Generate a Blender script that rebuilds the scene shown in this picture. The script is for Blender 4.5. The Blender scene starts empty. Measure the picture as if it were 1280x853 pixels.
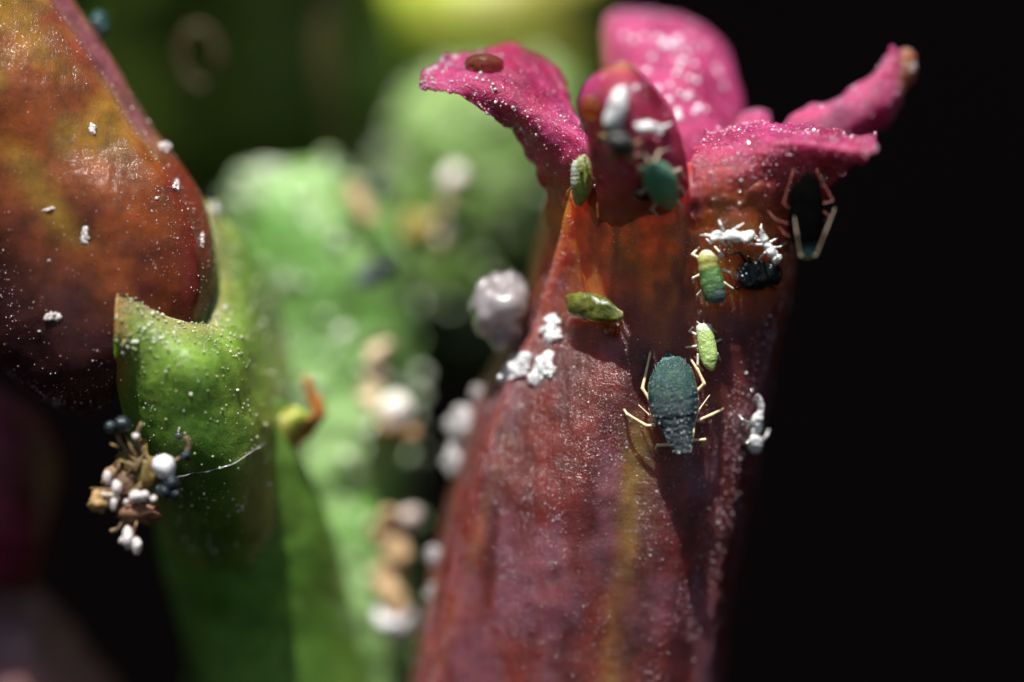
import bpy, math, random
import numpy as np
from mathutils import Vector
from mathutils.bvhtree import BVHTree

# ------------------------------------------------------------------ camera, light, exposure
C = bpy.context.scene.collection
SC = bpy.context.scene
D = 40.0                                   # camera distance to the plane of sharp focus (1 unit = 100 photo px)
cam = bpy.data.cameras.new('camera'); co = bpy.data.objects.new('camera', cam); C.objects.link(co)
co.location = (0, -D, 0); co.rotation_euler = (math.radians(90), 0, 0)
cam.sensor_width = 36; cam.lens = 36 * D / 12.8
cam.clip_start = 1; cam.clip_end = 600
cam.dof.use_dof = True; cam.dof.focus_distance = D - 0.12
cam.dof.aperture_fstop = cam.lens / 1000 / 4.5
SC.camera = co
SUN = Vector((-0.11, -0.42, 0.90)).normalized()      # towards the sun
w = bpy.data.worlds.new('World'); SC.world = w; w.use_nodes = True
nt = w.node_tree; bg = nt.nodes['Background']
sky = nt.nodes.new('ShaderNodeTexSky'); sky.sky_type = 'NISHITA'; sky.sun_disc = False
sky.sun_elevation = math.asin(SUN.z); sky.sun_rotation = math.atan2(SUN.x, SUN.y)
nt.links.new(sky.outputs[0], bg.inputs[0]); bg.inputs[1].default_value = 0.05
sl = bpy.data.lights.new('sun', 'SUN'); sl.energy = 5.0; sl.angle = math.radians(0.5); sl.color = (1, .95, .88)
so = bpy.data.objects.new('sun', sl); C.objects.link(so); so.rotation_euler = SUN.to_track_quat('Z', 'Y').to_euler()
so.location = SUN * 50
SC.view_settings.view_transform = 'Standard'; SC.view_settings.look = 'None'
SC.view_settings.exposure = 0.6; SC.view_settings.gamma = 1
random.seed(7); rng = np.random.default_rng(7)

# ------------------------------------------------------------------ numeric helpers
def P(a):
    """photo pixel + depth behind the focus plane -> world point (arrays ok)"""
    a = np.asarray(a, float); k = (D + a[..., 2]) / D
    return np.stack([(a[..., 0] - 640) / 100 * k, a[..., 2], -(a[..., 1] - 426.5) / 100 * k], -1)
def px_of(p):
    k = (D + p[..., 1]) / D
    return p[..., 0] / k * 100 + 640, 426.5 - p[..., 2] / k * 100
_tab = rng.random((32, 32, 32))
def vnoise(p):
    i = np.floor(p).astype(int); f = p - i; f = f * f * (3 - 2 * f); r = 0
    for a in (0, 1):
        for b in (0, 1):
            for c in (0, 1):
                r = r + _tab[(i[..., 0] + a) % 32, (i[..., 1] + b) % 32, (i[..., 2] + c) % 32] * \
                    (f[..., 0] if a else 1 - f[..., 0]) * (f[..., 1] if b else 1 - f[..., 1]) * (f[..., 2] if c else 1 - f[..., 2])
    return r * 2 - 1
def fbm(p, s=1.0, o=4, off=0.0):
    r = 0; a = 1; t = 0
    for k in range(o):
        r = r + a * vnoise(p * s * 2 ** k + 7.3 * k + off); t += a; a *= .5
    return r / t
def cr(pts, n):
    """Catmull-Rom through rows of pts (axis 0), n samples"""
    pts = np.asarray(pts, float); m = len(pts)
    q = np.concatenate([[2 * pts[0] - pts[1]], pts, [2 * pts[-1] - pts[-2]]])
    t = np.linspace(0, m - 1, n); i = np.minimum(t.astype(int), m - 2); f = t - i
    f = f.reshape((-1,) + (1,) * (pts.ndim - 1))
    a, b, c, d = q[i], q[i + 1], q[i + 2], q[i + 3]
    return .5 * (2 * b + (c - a) * f + (2 * a - 5 * b + 4 * c - d) * f * f + (3 * b - a - 3 * c + d) * f ** 3)
def g(x, s): return np.exp(-(x / s) ** 2)
def sst(a, b, x):
    t = np.clip((x - a) / (b - a), 0, 1); return t * t * (3 - 2 * t)
def mixc(a, b, t):
    t = np.asarray(t)[..., None]; return np.asarray(a) * (1 - t) + np.asarray(b) * t
def grid_normals(V, wrap=False):
    du = np.gradient(V, axis=0)
    if wrap:
        dv = (np.roll(V, -1, 1) - np.roll(V, 1, 1)) / 2
    else: dv = np.gradient(V, axis=1)
    n = np.cross(du, dv); return n / (np.linalg.norm(n, axis=-1, keepdims=True) + 1e-12)

# ------------------------------------------------------------------ object helpers
def tag(o, label=None, cat=None, group=None, kind=None):
    if label: o['label'] = label
    if cat: o['category'] = cat
    if group: o['group'] = group
    if kind: o['kind'] = kind
    return o
def root(name, loc, label, cat, group=None):
    o = bpy.data.objects.new(name, None); C.objects.link(o); o.location = loc; o.empty_display_size = .1
    return tag(o, label, cat, group)
def mesh(name, V, F, mat, parent=None, col=None, smooth=True, loc=None, label=None):
    V = np.asarray(V, float).reshape(-1, 3)
    if parent is not None: base = np.array(parent.matrix_world.translation if False else world_loc(parent))
    else: base = np.array(loc if loc is not None else V.mean(0))
    F = F if isinstance(F, list) else F.tolist()
    if name not in ('background', 'ground'):        # closed bodies: make the faces look outwards
        tri = np.array([(f[0], f[1], f[2]) for f in F] + [(f[0], f[2], f[3]) for f in F if len(f) == 4])
        Q = V - V.mean(0)
        if np.einsum('ij,ij->i', Q[tri[:, 0]], np.cross(Q[tri[:, 1]], Q[tri[:, 2]])).sum() < 0: F = [f[::-1] for f in F]
    me = bpy.data.meshes.new(name); me.from_pydata((V - base).tolist(), [], F)
    if col is not None:
        at = me.color_attributes.new('Col', 'FLOAT_COLOR', 'POINT')
        c4 = np.ones((len(V), 4)); c4[:, :3] = np.clip(np.broadcast_to(np.asarray(col, float).reshape(-1, 3), (len(V), 3)), 0.001, 1)
        at.data.foreach_set('color', c4.ravel())
    me.materials.append(mat); me.polygons.foreach_set('use_smooth', [smooth] * len(me.polygons)); me.update()
    o = bpy.data.objects.new(name, me); C.objects.link(o)
    if parent is not None: o.parent = parent
    else: o.location = base
    if label: o['label'] = label
    return o
def world_loc(o):
    p = Vector((0, 0, 0))
    while o is not None: p = p + o.location; o = o.parent
    return p
def quads(n, m, wrap=False, off=0):
    i = np.arange(n - 1)[:, None]; j = np.arange(m if wrap else m - 1)[None]
    a = i * m + j; b = i * m + (j + 1) % m
    return np.stack([a, a + m, b + m, b], -1).reshape(-1, 4) + off
def join(parts):
    Vs, Fs, Cs, o = [], [], [], 0
    for p in parts:
        V, F = np.asarray(p[0]).reshape(-1, 3), p[1]
        Vs.append(V); Fs += [[q + o for q in f] for f in (F if isinstance(F, list) else F.tolist())]; o += len(V)
        if len(p) > 2: Cs.append(np.broadcast_to(np.asarray(p[2]).reshape(-1, 3), (len(V), 3)))
    return np.concatenate(Vs), Fs, (np.concatenate(Cs) if Cs else None)

# ------------------------------------------------------------------ materials
def mat(name, col=None, rough=.4, sss=0.0, rad=(1, .25, .12), sc=.3, bump=0.0, bscale=20, cell=0.0, cscale=30, trans=0.0,
        glass=0.0, coat=0.0, var=.25, vscale=3.0, ior=1.4, spec=.5, tcol=None, croughness=.15, fleck=None, stria=0.0, film=0.0, fscale=16):
    m = bpy.data.materials.new(name); m.use_nodes = True; n = m.node_tree.nodes; l = m.node_tree.links
    b = n['Principled BSDF']; out = n['Material Output']
    tc = n.new('ShaderNodeTexCoord')
    if col is None:
        a = n.new('ShaderNodeAttribute'); a.attribute_name = 'Col'; cs = a.outputs['Color']
    else:
        a = n.new('ShaderNodeRGB'); a.outputs[0].default_value = (*col, 1); cs = a.outputs[0]
    if var:
        nz = n.new('ShaderNodeTexNoise'); nz.inputs['Scale'].default_value = vscale; nz.inputs['Detail'].default_value = 8
        nz.inputs['Roughness'].default_value = .65
        l.new(tc.outputs['Object'], nz.inputs['Vector'])
        mr = n.new('ShaderNodeMapRange'); mr.inputs[1].default_value = .3; mr.inputs[2].default_value = .7
        mr.inputs[3].default_value = 1 - var; mr.inputs[4].default_value = 1 + var
        l.new(nz.outputs['Fac'], mr.inputs[0])
        mx = n.new('ShaderNodeMix'); mx.data_type = 'RGBA'; mx.blend_type = 'MULTIPLY'; mx.inputs[0].default_value = 1
        l.new(cs, mx.inputs[6]); l.new(mr.outputs[0], mx.inputs[7]); cs = mx.outputs[2]
    if fleck:
        fcol, fs, lo, hi = fleck
        nz = n.new('ShaderNodeTexNoise'); nz.inputs['Scale'].default_value = fs; nz.inputs['Detail'].default_value = 6
        nz.inputs['Roughness'].default_value = .7
        l.new(tc.outputs['Object'], nz.inputs['Vector'])
        mr = n.new('ShaderNodeMapRange'); mr.inputs[1].default_value = lo; mr.inputs[2].default_value = hi
        l.new(nz.outputs['Fac'], mr.inputs[0])
        mx = n.new('ShaderNodeMix'); mx.data_type = 'RGBA'; l.new(mr.outputs[0], mx.inputs[0])
        l.new(cs, mx.inputs[6]); mx.inputs[7].default_value = (*fcol, 1); cs = mx.outputs[2]
    l.new(cs, b.inputs['Base Color'])
    b.inputs['Roughness'].default_value = rough; b.inputs['IOR'].default_value = ior
    b.inputs['Specular IOR Level'].default_value = spec
    b.inputs['Subsurface Weight'].default_value = sss; b.inputs['Subsurface Radius'].default_value = rad
    b.inputs['Subsurface Scale'].default_value = sc
    b.inputs['Transmission Weight'].default_value = glass
    b.inputs['Coat Weight'].default_value = coat; b.inputs['Coat Roughness'].default_value = croughness
    h = None
    if bump:
        nz = n.new('ShaderNodeTexNoise'); nz.inputs['Scale'].default_value = bscale; nz.inputs['Detail'].default_value = 6
        nz.inputs['Roughness'].default_value = .6
        l.new(tc.outputs['Object'], nz.inputs['Vector'])
        bp = n.new('ShaderNodeBump'); bp.inputs['Strength'].default_value = bump; bp.inputs['Distance'].default_value = .05
        l.new(nz.outputs['Fac'], bp.inputs['Height']); h = bp
    if cell:
        vo = n.new('ShaderNodeTexVoronoi'); vo.inputs['Scale'].default_value = cscale
        l.new(tc.outputs['Object'], vo.inputs['Vector'])
        bp = n.new('ShaderNodeBump'); bp.inputs['Strength'].default_value = cell; bp.inputs['Distance'].default_value = .03; bp.invert = True
        l.new(vo.outputs['Distance'], bp.inputs['Height'])
        if h: l.new(h.outputs[0], bp.inputs['Normal'])
        h = bp
    if stria:
        mp = n.new('ShaderNodeMapping'); mp.inputs['Scale'].default_value = (9, 9, .7); l.new(tc.outputs['Object'], mp.inputs['Vector'])
        nz = n.new('ShaderNodeTexNoise'); nz.inputs['Scale'].default_value = 1; nz.inputs['Detail'].default_value = 5
        l.new(mp.outputs[0], nz.inputs['Vector'])
        bp = n.new('ShaderNodeBump'); bp.inputs['Strength'].default_value = stria; bp.inputs['Distance'].default_value = .08
        l.new(nz.outputs['Fac'], bp.inputs['Height'])
        if h: l.new(h.outputs[0], bp.inputs['Normal'])
        h = bp
    if h:
        l.new(h.outputs[0], b.inputs['Normal'])
        if coat and not film: l.new(h.outputs[0], b.inputs['Coat Normal'])
    if film:            # wet film lying unevenly over the skin
        nz = n.new('ShaderNodeTexNoise'); nz.inputs['Scale'].default_value = fscale; nz.inputs['Detail'].default_value = 3
        l.new(tc.outputs['Object'], nz.inputs['Vector'])
        bp = n.new('ShaderNodeBump'); bp.inputs['Strength'].default_value = film; bp.inputs['Distance'].default_value = .22
        l.new(nz.outputs['Fac'], bp.inputs['Height']); l.new(bp.outputs[0], b.inputs['Coat Normal'])
    if trans:
        t = n.new('ShaderNodeBsdfTranslucent'); l.new(cs, t.inputs['Color'])
        ms = n.new('ShaderNodeMixShader'); ms.inputs[0].default_value = trans
        l.new(b.outputs[0], ms.inputs[1]); l.new(t.outputs[0], ms.inputs[2]); l.new(ms.outputs[0], out.inputs['Surface'])
    return m
M = {}
M['tube'] = mat('flower_flesh', rough=.42, sss=1, rad=(1, .26, .07), sc=1.15, bump=.22, bscale=12, cell=.5, cscale=62, var=.42, vscale=2.6, coat=.8, croughness=.14, stria=.3)
M['petal'] = mat('petal_flesh', rough=.4, sss=1, rad=(1, .25, .45), sc=.22, bump=.5, bscale=6, cell=.4, cscale=45, var=.4, vscale=3.2, trans=.36, coat=1, croughness=.09, film=.9, fscale=9)
M['bud'] = mat('bud_flesh', rough=.42, sss=1, rad=(1, .36, .06), sc=.5, bump=.12, bscale=9, cell=.3, cscale=70, var=.5, vscale=2.6, coat=.35, croughness=.09, spec=.2, stria=.12)
M['green'] = mat('green_flesh', rough=.45, sss=1, rad=(.4, 1, .25), sc=.25, bump=.2, bscale=7, cell=.2, cscale=40, var=.35, vscale=2.6, coat=.3, croughness=.2)
M['frost'] = mat('frosted_wax', col=(.80, .78, .80), rough=.22, sss=.8, rad=(1, 1, 1), sc=.12, glass=.5, bump=.5, bscale=8, cell=.3, cscale=12, coat=1, croughness=.1, var=.2)
M['wax'] = mat('white_wax', col=(.88, .88, .90), rough=.4, sss=.4, rad=(1, 1, 1), sc=.05, bump=.6, bscale=25, var=.1)
M['grain'] = mat('wax_grain', rough=.28, var=0, spec=.8)
M['shell'] = mat('shed_shell', col=(.93, .93, .92), rough=.25, sss=.3, rad=(1, 1, 1), sc=.03, bump=.5, bscale=24, var=.06, vscale=12, trans=.1, coat=.6, croughness=.1)
M['aphid'] = mat('aphid_cuticle', rough=.3, sss=.4, rad=(.6, 1, .5), sc=.05, bump=.6, bscale=34, var=.3, vscale=14, coat=.35, croughness=.15)
M['leg'] = mat('aphid_leg', rough=.35, sss=.4, rad=(1, .8, .5), sc=.04, bump=.2, bscale=60, var=.15, vscale=20)
M['black'] = mat('black_cuticle', rough=.22, bump=.5, bscale=22, var=.3, vscale=8, coat=.5, croughness=.1)
M['husk'] = mat('husk_fibre', rough=.5, sss=.5, rad=(1, .8, .5), sc=.12, bump=.6, bscale=9, var=.3, vscale=6)
M['dew'] = mat('dew_water', col=(.99, .97, .98), rough=.03, glass=1, ior=1.33, var=0)
M['brown'] = mat('brown_fluid', col=(.36, .24, .10), rough=.05, glass=.9, ior=1.36, bump=.2, bscale=10, var=.3, vscale=12)
M['amber'] = mat('amber_fluid', col=(.75, .36, .07), rough=.06, glass=.92, ior=1.38, bump=.15, bscale=8, var=.2, vscale=9)
M['shard'] = mat('wax_shard', col=(.88, .80, .78), rough=.12, glass=.25, coat=1, croughness=.06, ior=1.55, bump=.6, bscale=24, var=.2)
M['glint'] = mat('glint_wax', rough=.14, coat=1, croughness=.07, spec=1, ior=1.7, var=0)
M['pearl'] = mat('dew_glint_white', col=(.92, .82, .90), rough=.15, coat=1, croughness=.08, ior=1.6, var=0)  # bright glints of the dew put into a white droplet colour
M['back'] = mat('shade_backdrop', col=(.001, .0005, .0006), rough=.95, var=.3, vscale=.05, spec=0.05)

# ------------------------------------------------------------------ backdrop: near-black sheets with the deep shade put into their colour
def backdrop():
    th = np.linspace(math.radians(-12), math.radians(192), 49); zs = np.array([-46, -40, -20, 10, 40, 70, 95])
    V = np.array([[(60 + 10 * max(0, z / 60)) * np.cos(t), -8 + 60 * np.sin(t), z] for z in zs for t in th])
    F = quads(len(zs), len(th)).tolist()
    o = mesh('background', V, F, M['back'], loc=(0, 0, 0)); tag(o, 'near-black sheet standing for the shade far behind the plant', kind='structure')
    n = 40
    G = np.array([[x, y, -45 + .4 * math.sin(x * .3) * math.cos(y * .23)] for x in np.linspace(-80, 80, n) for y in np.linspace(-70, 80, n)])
    o = mesh('ground', G, quads(n, n), M['back'], loc=(0, 0, 0)); tag(o, 'ground below, shade put into its near-black colour', kind='structure')
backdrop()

# ------------------------------------------------------------------ fleshy surfaces
SURF = []            # (V, F) of everything an insect may stand on
def solid_patch(name, ctrl, mt, parent, colf, nu=60, nv=40, th=.12, amp=.03, ns=2.0, taper=True, surf=True, label=None, rough_edge=0.0, seed=0):
    """curved sheet through a grid of (px,py,depth); given real thickness th behind its front"""
    Gd = np.asarray(ctrl, float)
    A = cr(Gd, nu); A = np.swapaxes(cr(np.swapaxes(A, 0, 1), nv), 0, 1)
    V = P(A); N = grid_normals(V)
    if N[..., 1].mean() > 0: N = -N; flip = True
    else: flip = False
    u = np.linspace(0, 1, nu)[:, None]; v = np.linspace(0, 1, nv)[None]
    V = V + N * (fbm(V, ns, 4, seed)[..., None] * amp + fbm(V, ns * 6, 3, seed + 3)[..., None] * amp * .25)
    if rough_edge:
        e = (1 - sst(0, .12, np.minimum(v, 1 - v) + 0 * u)) + (1 - sst(0, .1, 1 - u + 0 * v))
        V = V + rough_edge * np.clip(e, 0, 1)[..., None] * np.stack([fbm(V, 5, 3, 5), fbm(V, 5, 3, 15), fbm(V, 5, 3, 25)], -1)
    N = grid_normals(V); N = N if not flip else -N
    edge = np.sqrt(np.clip(np.minimum(np.minimum(v, 1 - v) * 8, (u * 6 if taper == 'top' else (1 - u) * 8) if taper else 1), 0, 1)) + 0 * u + 0 * v
    B = V - N * (th * (.18 + .82 * edge))[..., None]
    n = nu * nv
    F = quads(nu, nv); Fb = quads(nu, nv, off=n)
    if flip: F = F[:, ::-1]
    else: Fb = Fb[:, ::-1]
    idx = np.arange(n).reshape(nu, nv)
    ring = np.concatenate([idx[0, :], idx[1:, -1], idx[-1, -2::-1], idx[-2:0:-1, 0]]); nr = np.roll(ring, -1)
    S = np.stack([ring, nr, nr + n, ring + n], 1)
    if flip: S = S[:, ::-1]
    X, Y = A[..., 0], A[..., 1]
    col = colf(X, Y, u + 0 * v, v + 0 * u, V)
    bc = np.concatenate([col.reshape(-1, 3), col.reshape(-1, 3)])
    W = np.concatenate([V.reshape(-1, 3), B.reshape(-1, 3)]); FF = np.concatenate([F, Fb, S]).tolist()
    o = mesh(name, W, FF, mt, parent, bc, label=label)
    if surf: SURF.append((W, FF))
    return o, V, N
def solid_tube(name, rows, mt, parent, colf, ns=120, nth=96, amp=.04, nsc=1.2, shape=None, surf=True, cap=True, loc=None, label=None, seed=0, pw=1.0, tilt=0.0):
    """closed body whose left and right outline run through the pixel pairs of rows: (xl,yl,xr,yr,depth,depth radius)"""
    R = cr(rows, ns)
    th = np.linspace(0, 2 * np.pi, nth, endpoint=False)[None]
    cx, cy = (R[:, 0] + R[:, 2]) / 2, (R[:, 1] + R[:, 3]) / 2; hx, hy = (R[:, 2] - R[:, 0]) / 2, (R[:, 3] - R[:, 1]) / 2
    f = 1.0 + 0 * th
    t = np.linspace(0, 1, ns)[:, None]
    if shape is not None: f = shape(th, t)
    c = -np.cos(th); s = np.sign(-np.sin(th)) * np.abs(np.sin(th)) ** pw
    A = np.stack([cx[:, None] + hx[:, None] * c * f, cy[:, None] + hy[:, None] * c * f, R[:, 4][:, None] + R[:, 5][:, None] * s * f - tilt * c], -1)
    V = P(A); N = grid_normals(V, True)
    cen = V.mean(1, keepdims=True); flip = ((V - cen) * N).sum() < 0
    if flip: N = -N
    V = V + N * (fbm(V, nsc, 4, seed)[..., None] * amp + fbm(V, nsc * 7, 3, seed + 2)[..., None] * amp * .2)
    N = grid_normals(V, True); N = -N if flip else N
    F = quads(ns, nth, True)
    if not flip: F = F[:, ::-1]
    F = F[:, ::-1].tolist()
    col = colf(A[..., 0], A[..., 1], t + 0 * th, th + 0 * t, V)
    W = V.reshape(-1, 3); cc = col.reshape(-1, 3)
    if cap:
        for k, sgn in ((0, 1), (ns - 1, -1)):
            W = np.concatenate([W, V[k].mean(0)[None]]); cc = np.concatenate([cc, col[k].mean(0)[None]]); ci = len(W) - 1
            for j in range(nth):
                a, b = k * nth + j, k * nth + (j + 1) % nth
                F.append([ci, a, b] if sgn > 0 else [ci, b, a])
    o = mesh(name, W, F, mt, parent, cc, loc=loc, label=label)
    if surf: SURF.append((W, F))
    return o, V, N

# --- the open flower in focus
def flower_col(X, Y, u, v, V):
    """pink above, orange brown throat, maroon below, yellow green vein"""
    n = fbm(V, 1.1, 4, 1) ; n2 = fbm(V * np.array([3, 3, .5]), 1.6, 4, 9)
    pink = mixc((.54, .055, .21), (.42, .022, .11), sst(-.35, .35, n + .5 * fbm(V, 5, 3, 6)))
    pink = mixc(pink, (.16, .015, .03), g(X - 1068, 26) * g(Y - 166, 9) * .9)  # darkness of the concave fold put into the petal tip's colour
    pink = mixc(pink, (.56, .12, .06), sst(170, 235, Y) * .7)
    orange = mixc((.78, .21, .02), (.58, .10, .015), sst(-.3, .4, n2))  # translucent glow of the shaded throat put into its orange
    maroon = mixc((.20, .026, .018), (.10, .012, .013), sst(-.3, .5, n2))
    vein = (.30, .17, .035)
    c = mixc(orange, maroon, sst(330, 480, Y + 60 * n + .35 * np.abs(X - 830)))
    c = mixc(pink, c, sst(215, 268, Y + 22 * n - .08 * np.abs(X - 800)))
    xv = 798 - (Y - 560) * .12
    k = g((X - xv) + 10 * n2, 20) * sst(500, 560, Y) * (1 - .35 * sst(600, 760, Y)) * .9
    c = mixc(c, vein, k)
    xc = 866 - (Y - 210) * .09 + 7 * n2
    c = mixc(c, (.20, .02, .012), g(X - xc, 3.2) * sst(215, 250, Y) * (1 - sst(400, 450, Y)) * .8)  # dark line painted for the shade in the throat's fold
    c = mixc(c, (.70, .20, .04), g(X - xc + 15, 9) * sst(240, 280, Y) * (1 - sst(360, 420, Y)) * .6)  # lighter band painted beside the crease to model the fold
    c = mixc(c, (.58, .12, .16), g(X - xc - 2, 13) * sst(190, 205, Y) * (1 - sst(255, 285, Y)) * .7)
    xk = 776 - (Y - 260) * .1 + 9 * n2
    c = mixc(c, (.24, .025, .014), g(X - xk, 5) * sst(250, 280, Y) * (1 - sst(380, 420, Y)) * .6)  # second crease, its darkness likewise put into the colour
    c = mixc(c, (.22, .03, .02), .55 * sst(.1, .45, fbm(V * np.array([2.2, 2.2, .7]), 2.2, 4, 77)) * sst(260, 300, Y) * (1 - sst(420, 480, Y)))
    xl = 655 - (Y - 480) * .30
    c = mixc(c, (.30, .10, .04), g(X - xl + 6 * n2, 9) * sst(470, 600, Y) * .8)
    film = sst(-.05, .35, fbm(V * np.array([1.6, 1.6, .8]), 1.5, 5, 31) + .25 * sst(560, 760, Y) - .1)
    c = mixc(c, (.25, .10, .14), .6 * film * sst(300, 380, Y - .3 * np.abs(X - 720)) * (1 - .7 * g(X - xv, 16)))
    c = mixc(c, (.10, .014, .012), .6 * sst(.05, .4, fbm(V * np.array([2, 2, .5]), 1.2, 4, 37)) * sst(400, 520, Y))
    return c
FL = root('flower', P((742, 853, 1.6)), 'open maroon flower tube with pink curled petals, aphids on it', 'flower')
def tube_shape(th, t):
    d = np.degrees(th)
    dd = lambda a: (d - a + 180) % 360 - 180
    f = 1 + .065 * g(dd(41 - 10 * t), 6) - .07 * g(dd(29 - 8 * t), 6) - .045 * g(dd(100 + 8 * t), 13) * (1 - .3 * t) + .03 * g(dd(122), 14) + .03 * g(dd(76), 14)
    f = f + .03 * g(dd(150), 10) - .03 * g(dd(166), 8) + .03 * np.cos(np.radians(5 * d)) * (d > 180)
    return f
tube_rows = [(704, 205, 985, 205, .95, 1.45), (686, 250, 992, 250, 1.02, 1.5), (674, 300, 994, 300, 1.2, 1.5), (648, 390, 985, 390, 1.5, 1.50), (598, 500, 962, 500, 1.62, 1.6),
             (566, 610, 942, 610, 1.72, 1.62), (544, 710, 925, 710, 1.85, 1.62), (528, 800, 912, 800, 2.0, 1.62), (512, 900, 898, 900, 2.15, 1.62), (495, 1010, 885, 1010, 2.3, 1.62)]
tube, TV, TN = solid_tube('flower_tube', tube_rows, M['tube'], FL, flower_col, ns=260, nth=220, amp=.05, nsc=1.1, shape=tube_shape, pw=.7, tilt=.2)
# left petal: bends out to the left, tip curling down
pl = [[(690, 330, 1.0), (708, 332, .65), (728, 332, .35), (748, 332, .2)],
      [(682, 275, .72), (702, 275, .33), (724, 272, .08), (748, 268, -.16)],
      [(679, 238, .50), (700, 236, .18), (722, 230, -.06), (747, 224, -.28)],
      [(655, 190, .35), (680, 182, .0), (714, 172, -.20), (741, 186, -.30)],
      [(643, 166, .35), (661, 150, -.05), (690, 135, .1), (716, 132, .5)],
      [(607, 141, .05), (625, 115, -.05), (657, 90, .35), (697, 92, 1.0)],
      [(570, 115, .0), (586, 95, .1), (610, 72, .5), (645, 57, 1.2)],
      [(541, 113, .1), (545, 101, .15), (552, 86, .4), (580, 66, .9)],
      [(527, 106, .2), (527, 99, .22), (530, 90, .3), (540, 79, .5)]]
petL, LV, LN = solid_patch('petal', pl, M['petal'], FL, flower_col, 110, 70, .09, .05, 2.6, label='left petal curling outwards and down to a pointed tip', rough_edge=.09)
# middle petal leaning towards the viewer
pc = [[(752, 335, .35), (785, 338, .20), (825, 338, .20), (858, 330, .35)],
      [(750, 290, -.02), (782, 292, -.18), (825, 291, -.24), (860, 285, -.20)],
      [(746, 248, -.30), (780, 250, -.52), (825, 249, -.58), (862, 242, -.42)],
      [(738, 205, -.62), (775, 210, -.95), (825, 208, -.95), (860, 206, -.65)],
      [(732, 165, -.75), (770, 170, -1.15), (812, 165, -1.12), (850, 172, -.75)],
      [(724, 128, -.8), (760, 128, -1.22), (800, 122, -1.22), (832, 128, -.8)],
      [(740, 96, -.9), (764, 92, -1.15), (786, 90, -1.15), (806, 98, -.9)],
      [(771, 78, -1.0), (774, 77, -1.05), (779, 77, -1.05), (783, 78, -1.0)]]
def cpetal_col(X, Y, u, v, V):
    n = fbm(V, 1.6, 4, 41)
    c = mixc((.50, .04, .12), (.26, .016, .045), sst(-.2, .4, n + .25 * sst(770, 830, X)))
    c = mixc(c, (.55, .07, .26), (1 - sst(738, 758, X)) * (1 - sst(110, 160, Y)) * .8)
    c = mixc(c, (.50, .09, .02), sst(200, 275, Y + 15 * n))
    return mixc(c, (.5, .2, .06), 1 - sst(78, 98, Y))
petC, CV, CN = solid_patch('petal', pc, M['petal'], FL, cpetal_col, 90, 60, .16, .04, 2.0, label='dark pointed middle petal leaning towards the viewer', seed=3)
# inflated back petal
pb = [[(772, 235, 1.3), (815, 240, 1.0), (870, 240, 1.0), (915, 225, 1.4)],
      [(765, 170, 1.5), (815, 172, .95), (880, 172, .95), (931, 160, 1.7)],
      [(757, 110, 1.7), (810, 112, 1.15), (872, 112, 1.2), (926, 112, 1.9)],
      [(753, 60, 1.9), (800, 62, 1.5), (860, 62, 1.6), (912, 68, 2.1)],
      [(756, 26, 2.1), (795, 26, 1.95), (842, 28, 2.0), (886, 36, 2.3)],
      [(775, 13, 2.4), (797, 11, 2.35), (825, 12, 2.35), (850, 17, 2.5)]]
def back_col(X, Y, u, v, V):
    n = fbm(V, 1.6, 4, 51)
    c = mixc((.64, .07, .26), (.50, .04, .17), sst(-.2, .5, n))
    c = mixc(c, (.40, .10, .22), sst(.75, 1, u))
    return mixc(c, (.5, .22, .12), (1 - sst(0, .12, v)) * .7)
petB, BV, BN = solid_patch('petal', pb, M['petal'], FL, back_col, 90, 70, .22, .07, 1.6, label='bright pink rounded back petal dotted with dew', seed=5)
# right petal: boat shaped, rim towards the viewer
pr = [[(856, 335, .40), (905, 340, .20), (955, 338, .35), (990, 332, .8)],
      [(862, 290, -.26), (906, 293, -.24), (958, 294, -.02), (1000, 296, .45)],
      [(864, 255, -.44), (908, 254, -.47), (962, 258, -.28), (1014, 272, .25)],
      [(864, 228, -.48), (910, 224, -.54), (972, 226, -.38), (1032, 246, .05)],
      [(866, 206, -.42), (913, 203, -.50), (982, 206, -.46), (1048, 224, -.22)],
      [(868, 192, -.30), (918, 187, -.42), (994, 190, -.60), (1074, 206, -.85)],
      [(876, 176, .0), (926, 170, -.22), (1002, 174, -.60), (1098, 188, -1.02)],
      [(896, 155, .40), (938, 151, .20), (1006, 157, .0), (1092, 168, -.55)]]
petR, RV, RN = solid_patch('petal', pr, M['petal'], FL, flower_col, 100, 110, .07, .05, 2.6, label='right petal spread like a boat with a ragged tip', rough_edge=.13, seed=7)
# far right petal: claw with a dry tip
pf = [[(960, 215, .95), (985, 222, .9), (1020, 228, .95), (1045, 226, 1.1)],
      [(972, 165, .75), (1005, 178, .6), (1045, 186, .7), (1080, 182, 1.0)],
      [(1000, 136, .75), (1030, 142, .6), (1070, 158, .65), (1108, 160, 1.0)],
      [(1052, 118, .8), (1070, 122, .65), (1100, 136, .7), (1125, 135, 1.0)],
      [(1088, 96, .9), (1098, 98, .8), (1120, 108, .85), (1138, 108, 1.05)],
      [(1106, 73, .95), (1116, 76, .88), (1132, 84, .9), (1146, 86, 1.05)],
      [(1126, 63, 1.0), (1132, 62, .98), (1140, 65, .98), (1146, 71, 1.05)]]
def claw_col(X, Y, u, v, V):
    c = mixc((.58, .06, .20), (.5, .11, .26), sst(-.3, .4, fbm(V, 2, 3, 61)))
    return mixc(c, (.55, .25, .09), sst(1118, 1134, X))
petF, FV, FN = solid_patch('petal', pf, M['petal'], FL, claw_col, 80, 50, .13, .05, 2.6, label='far right petal curved up like a claw with a brown tip', rough_edge=.08, seed=9)
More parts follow.
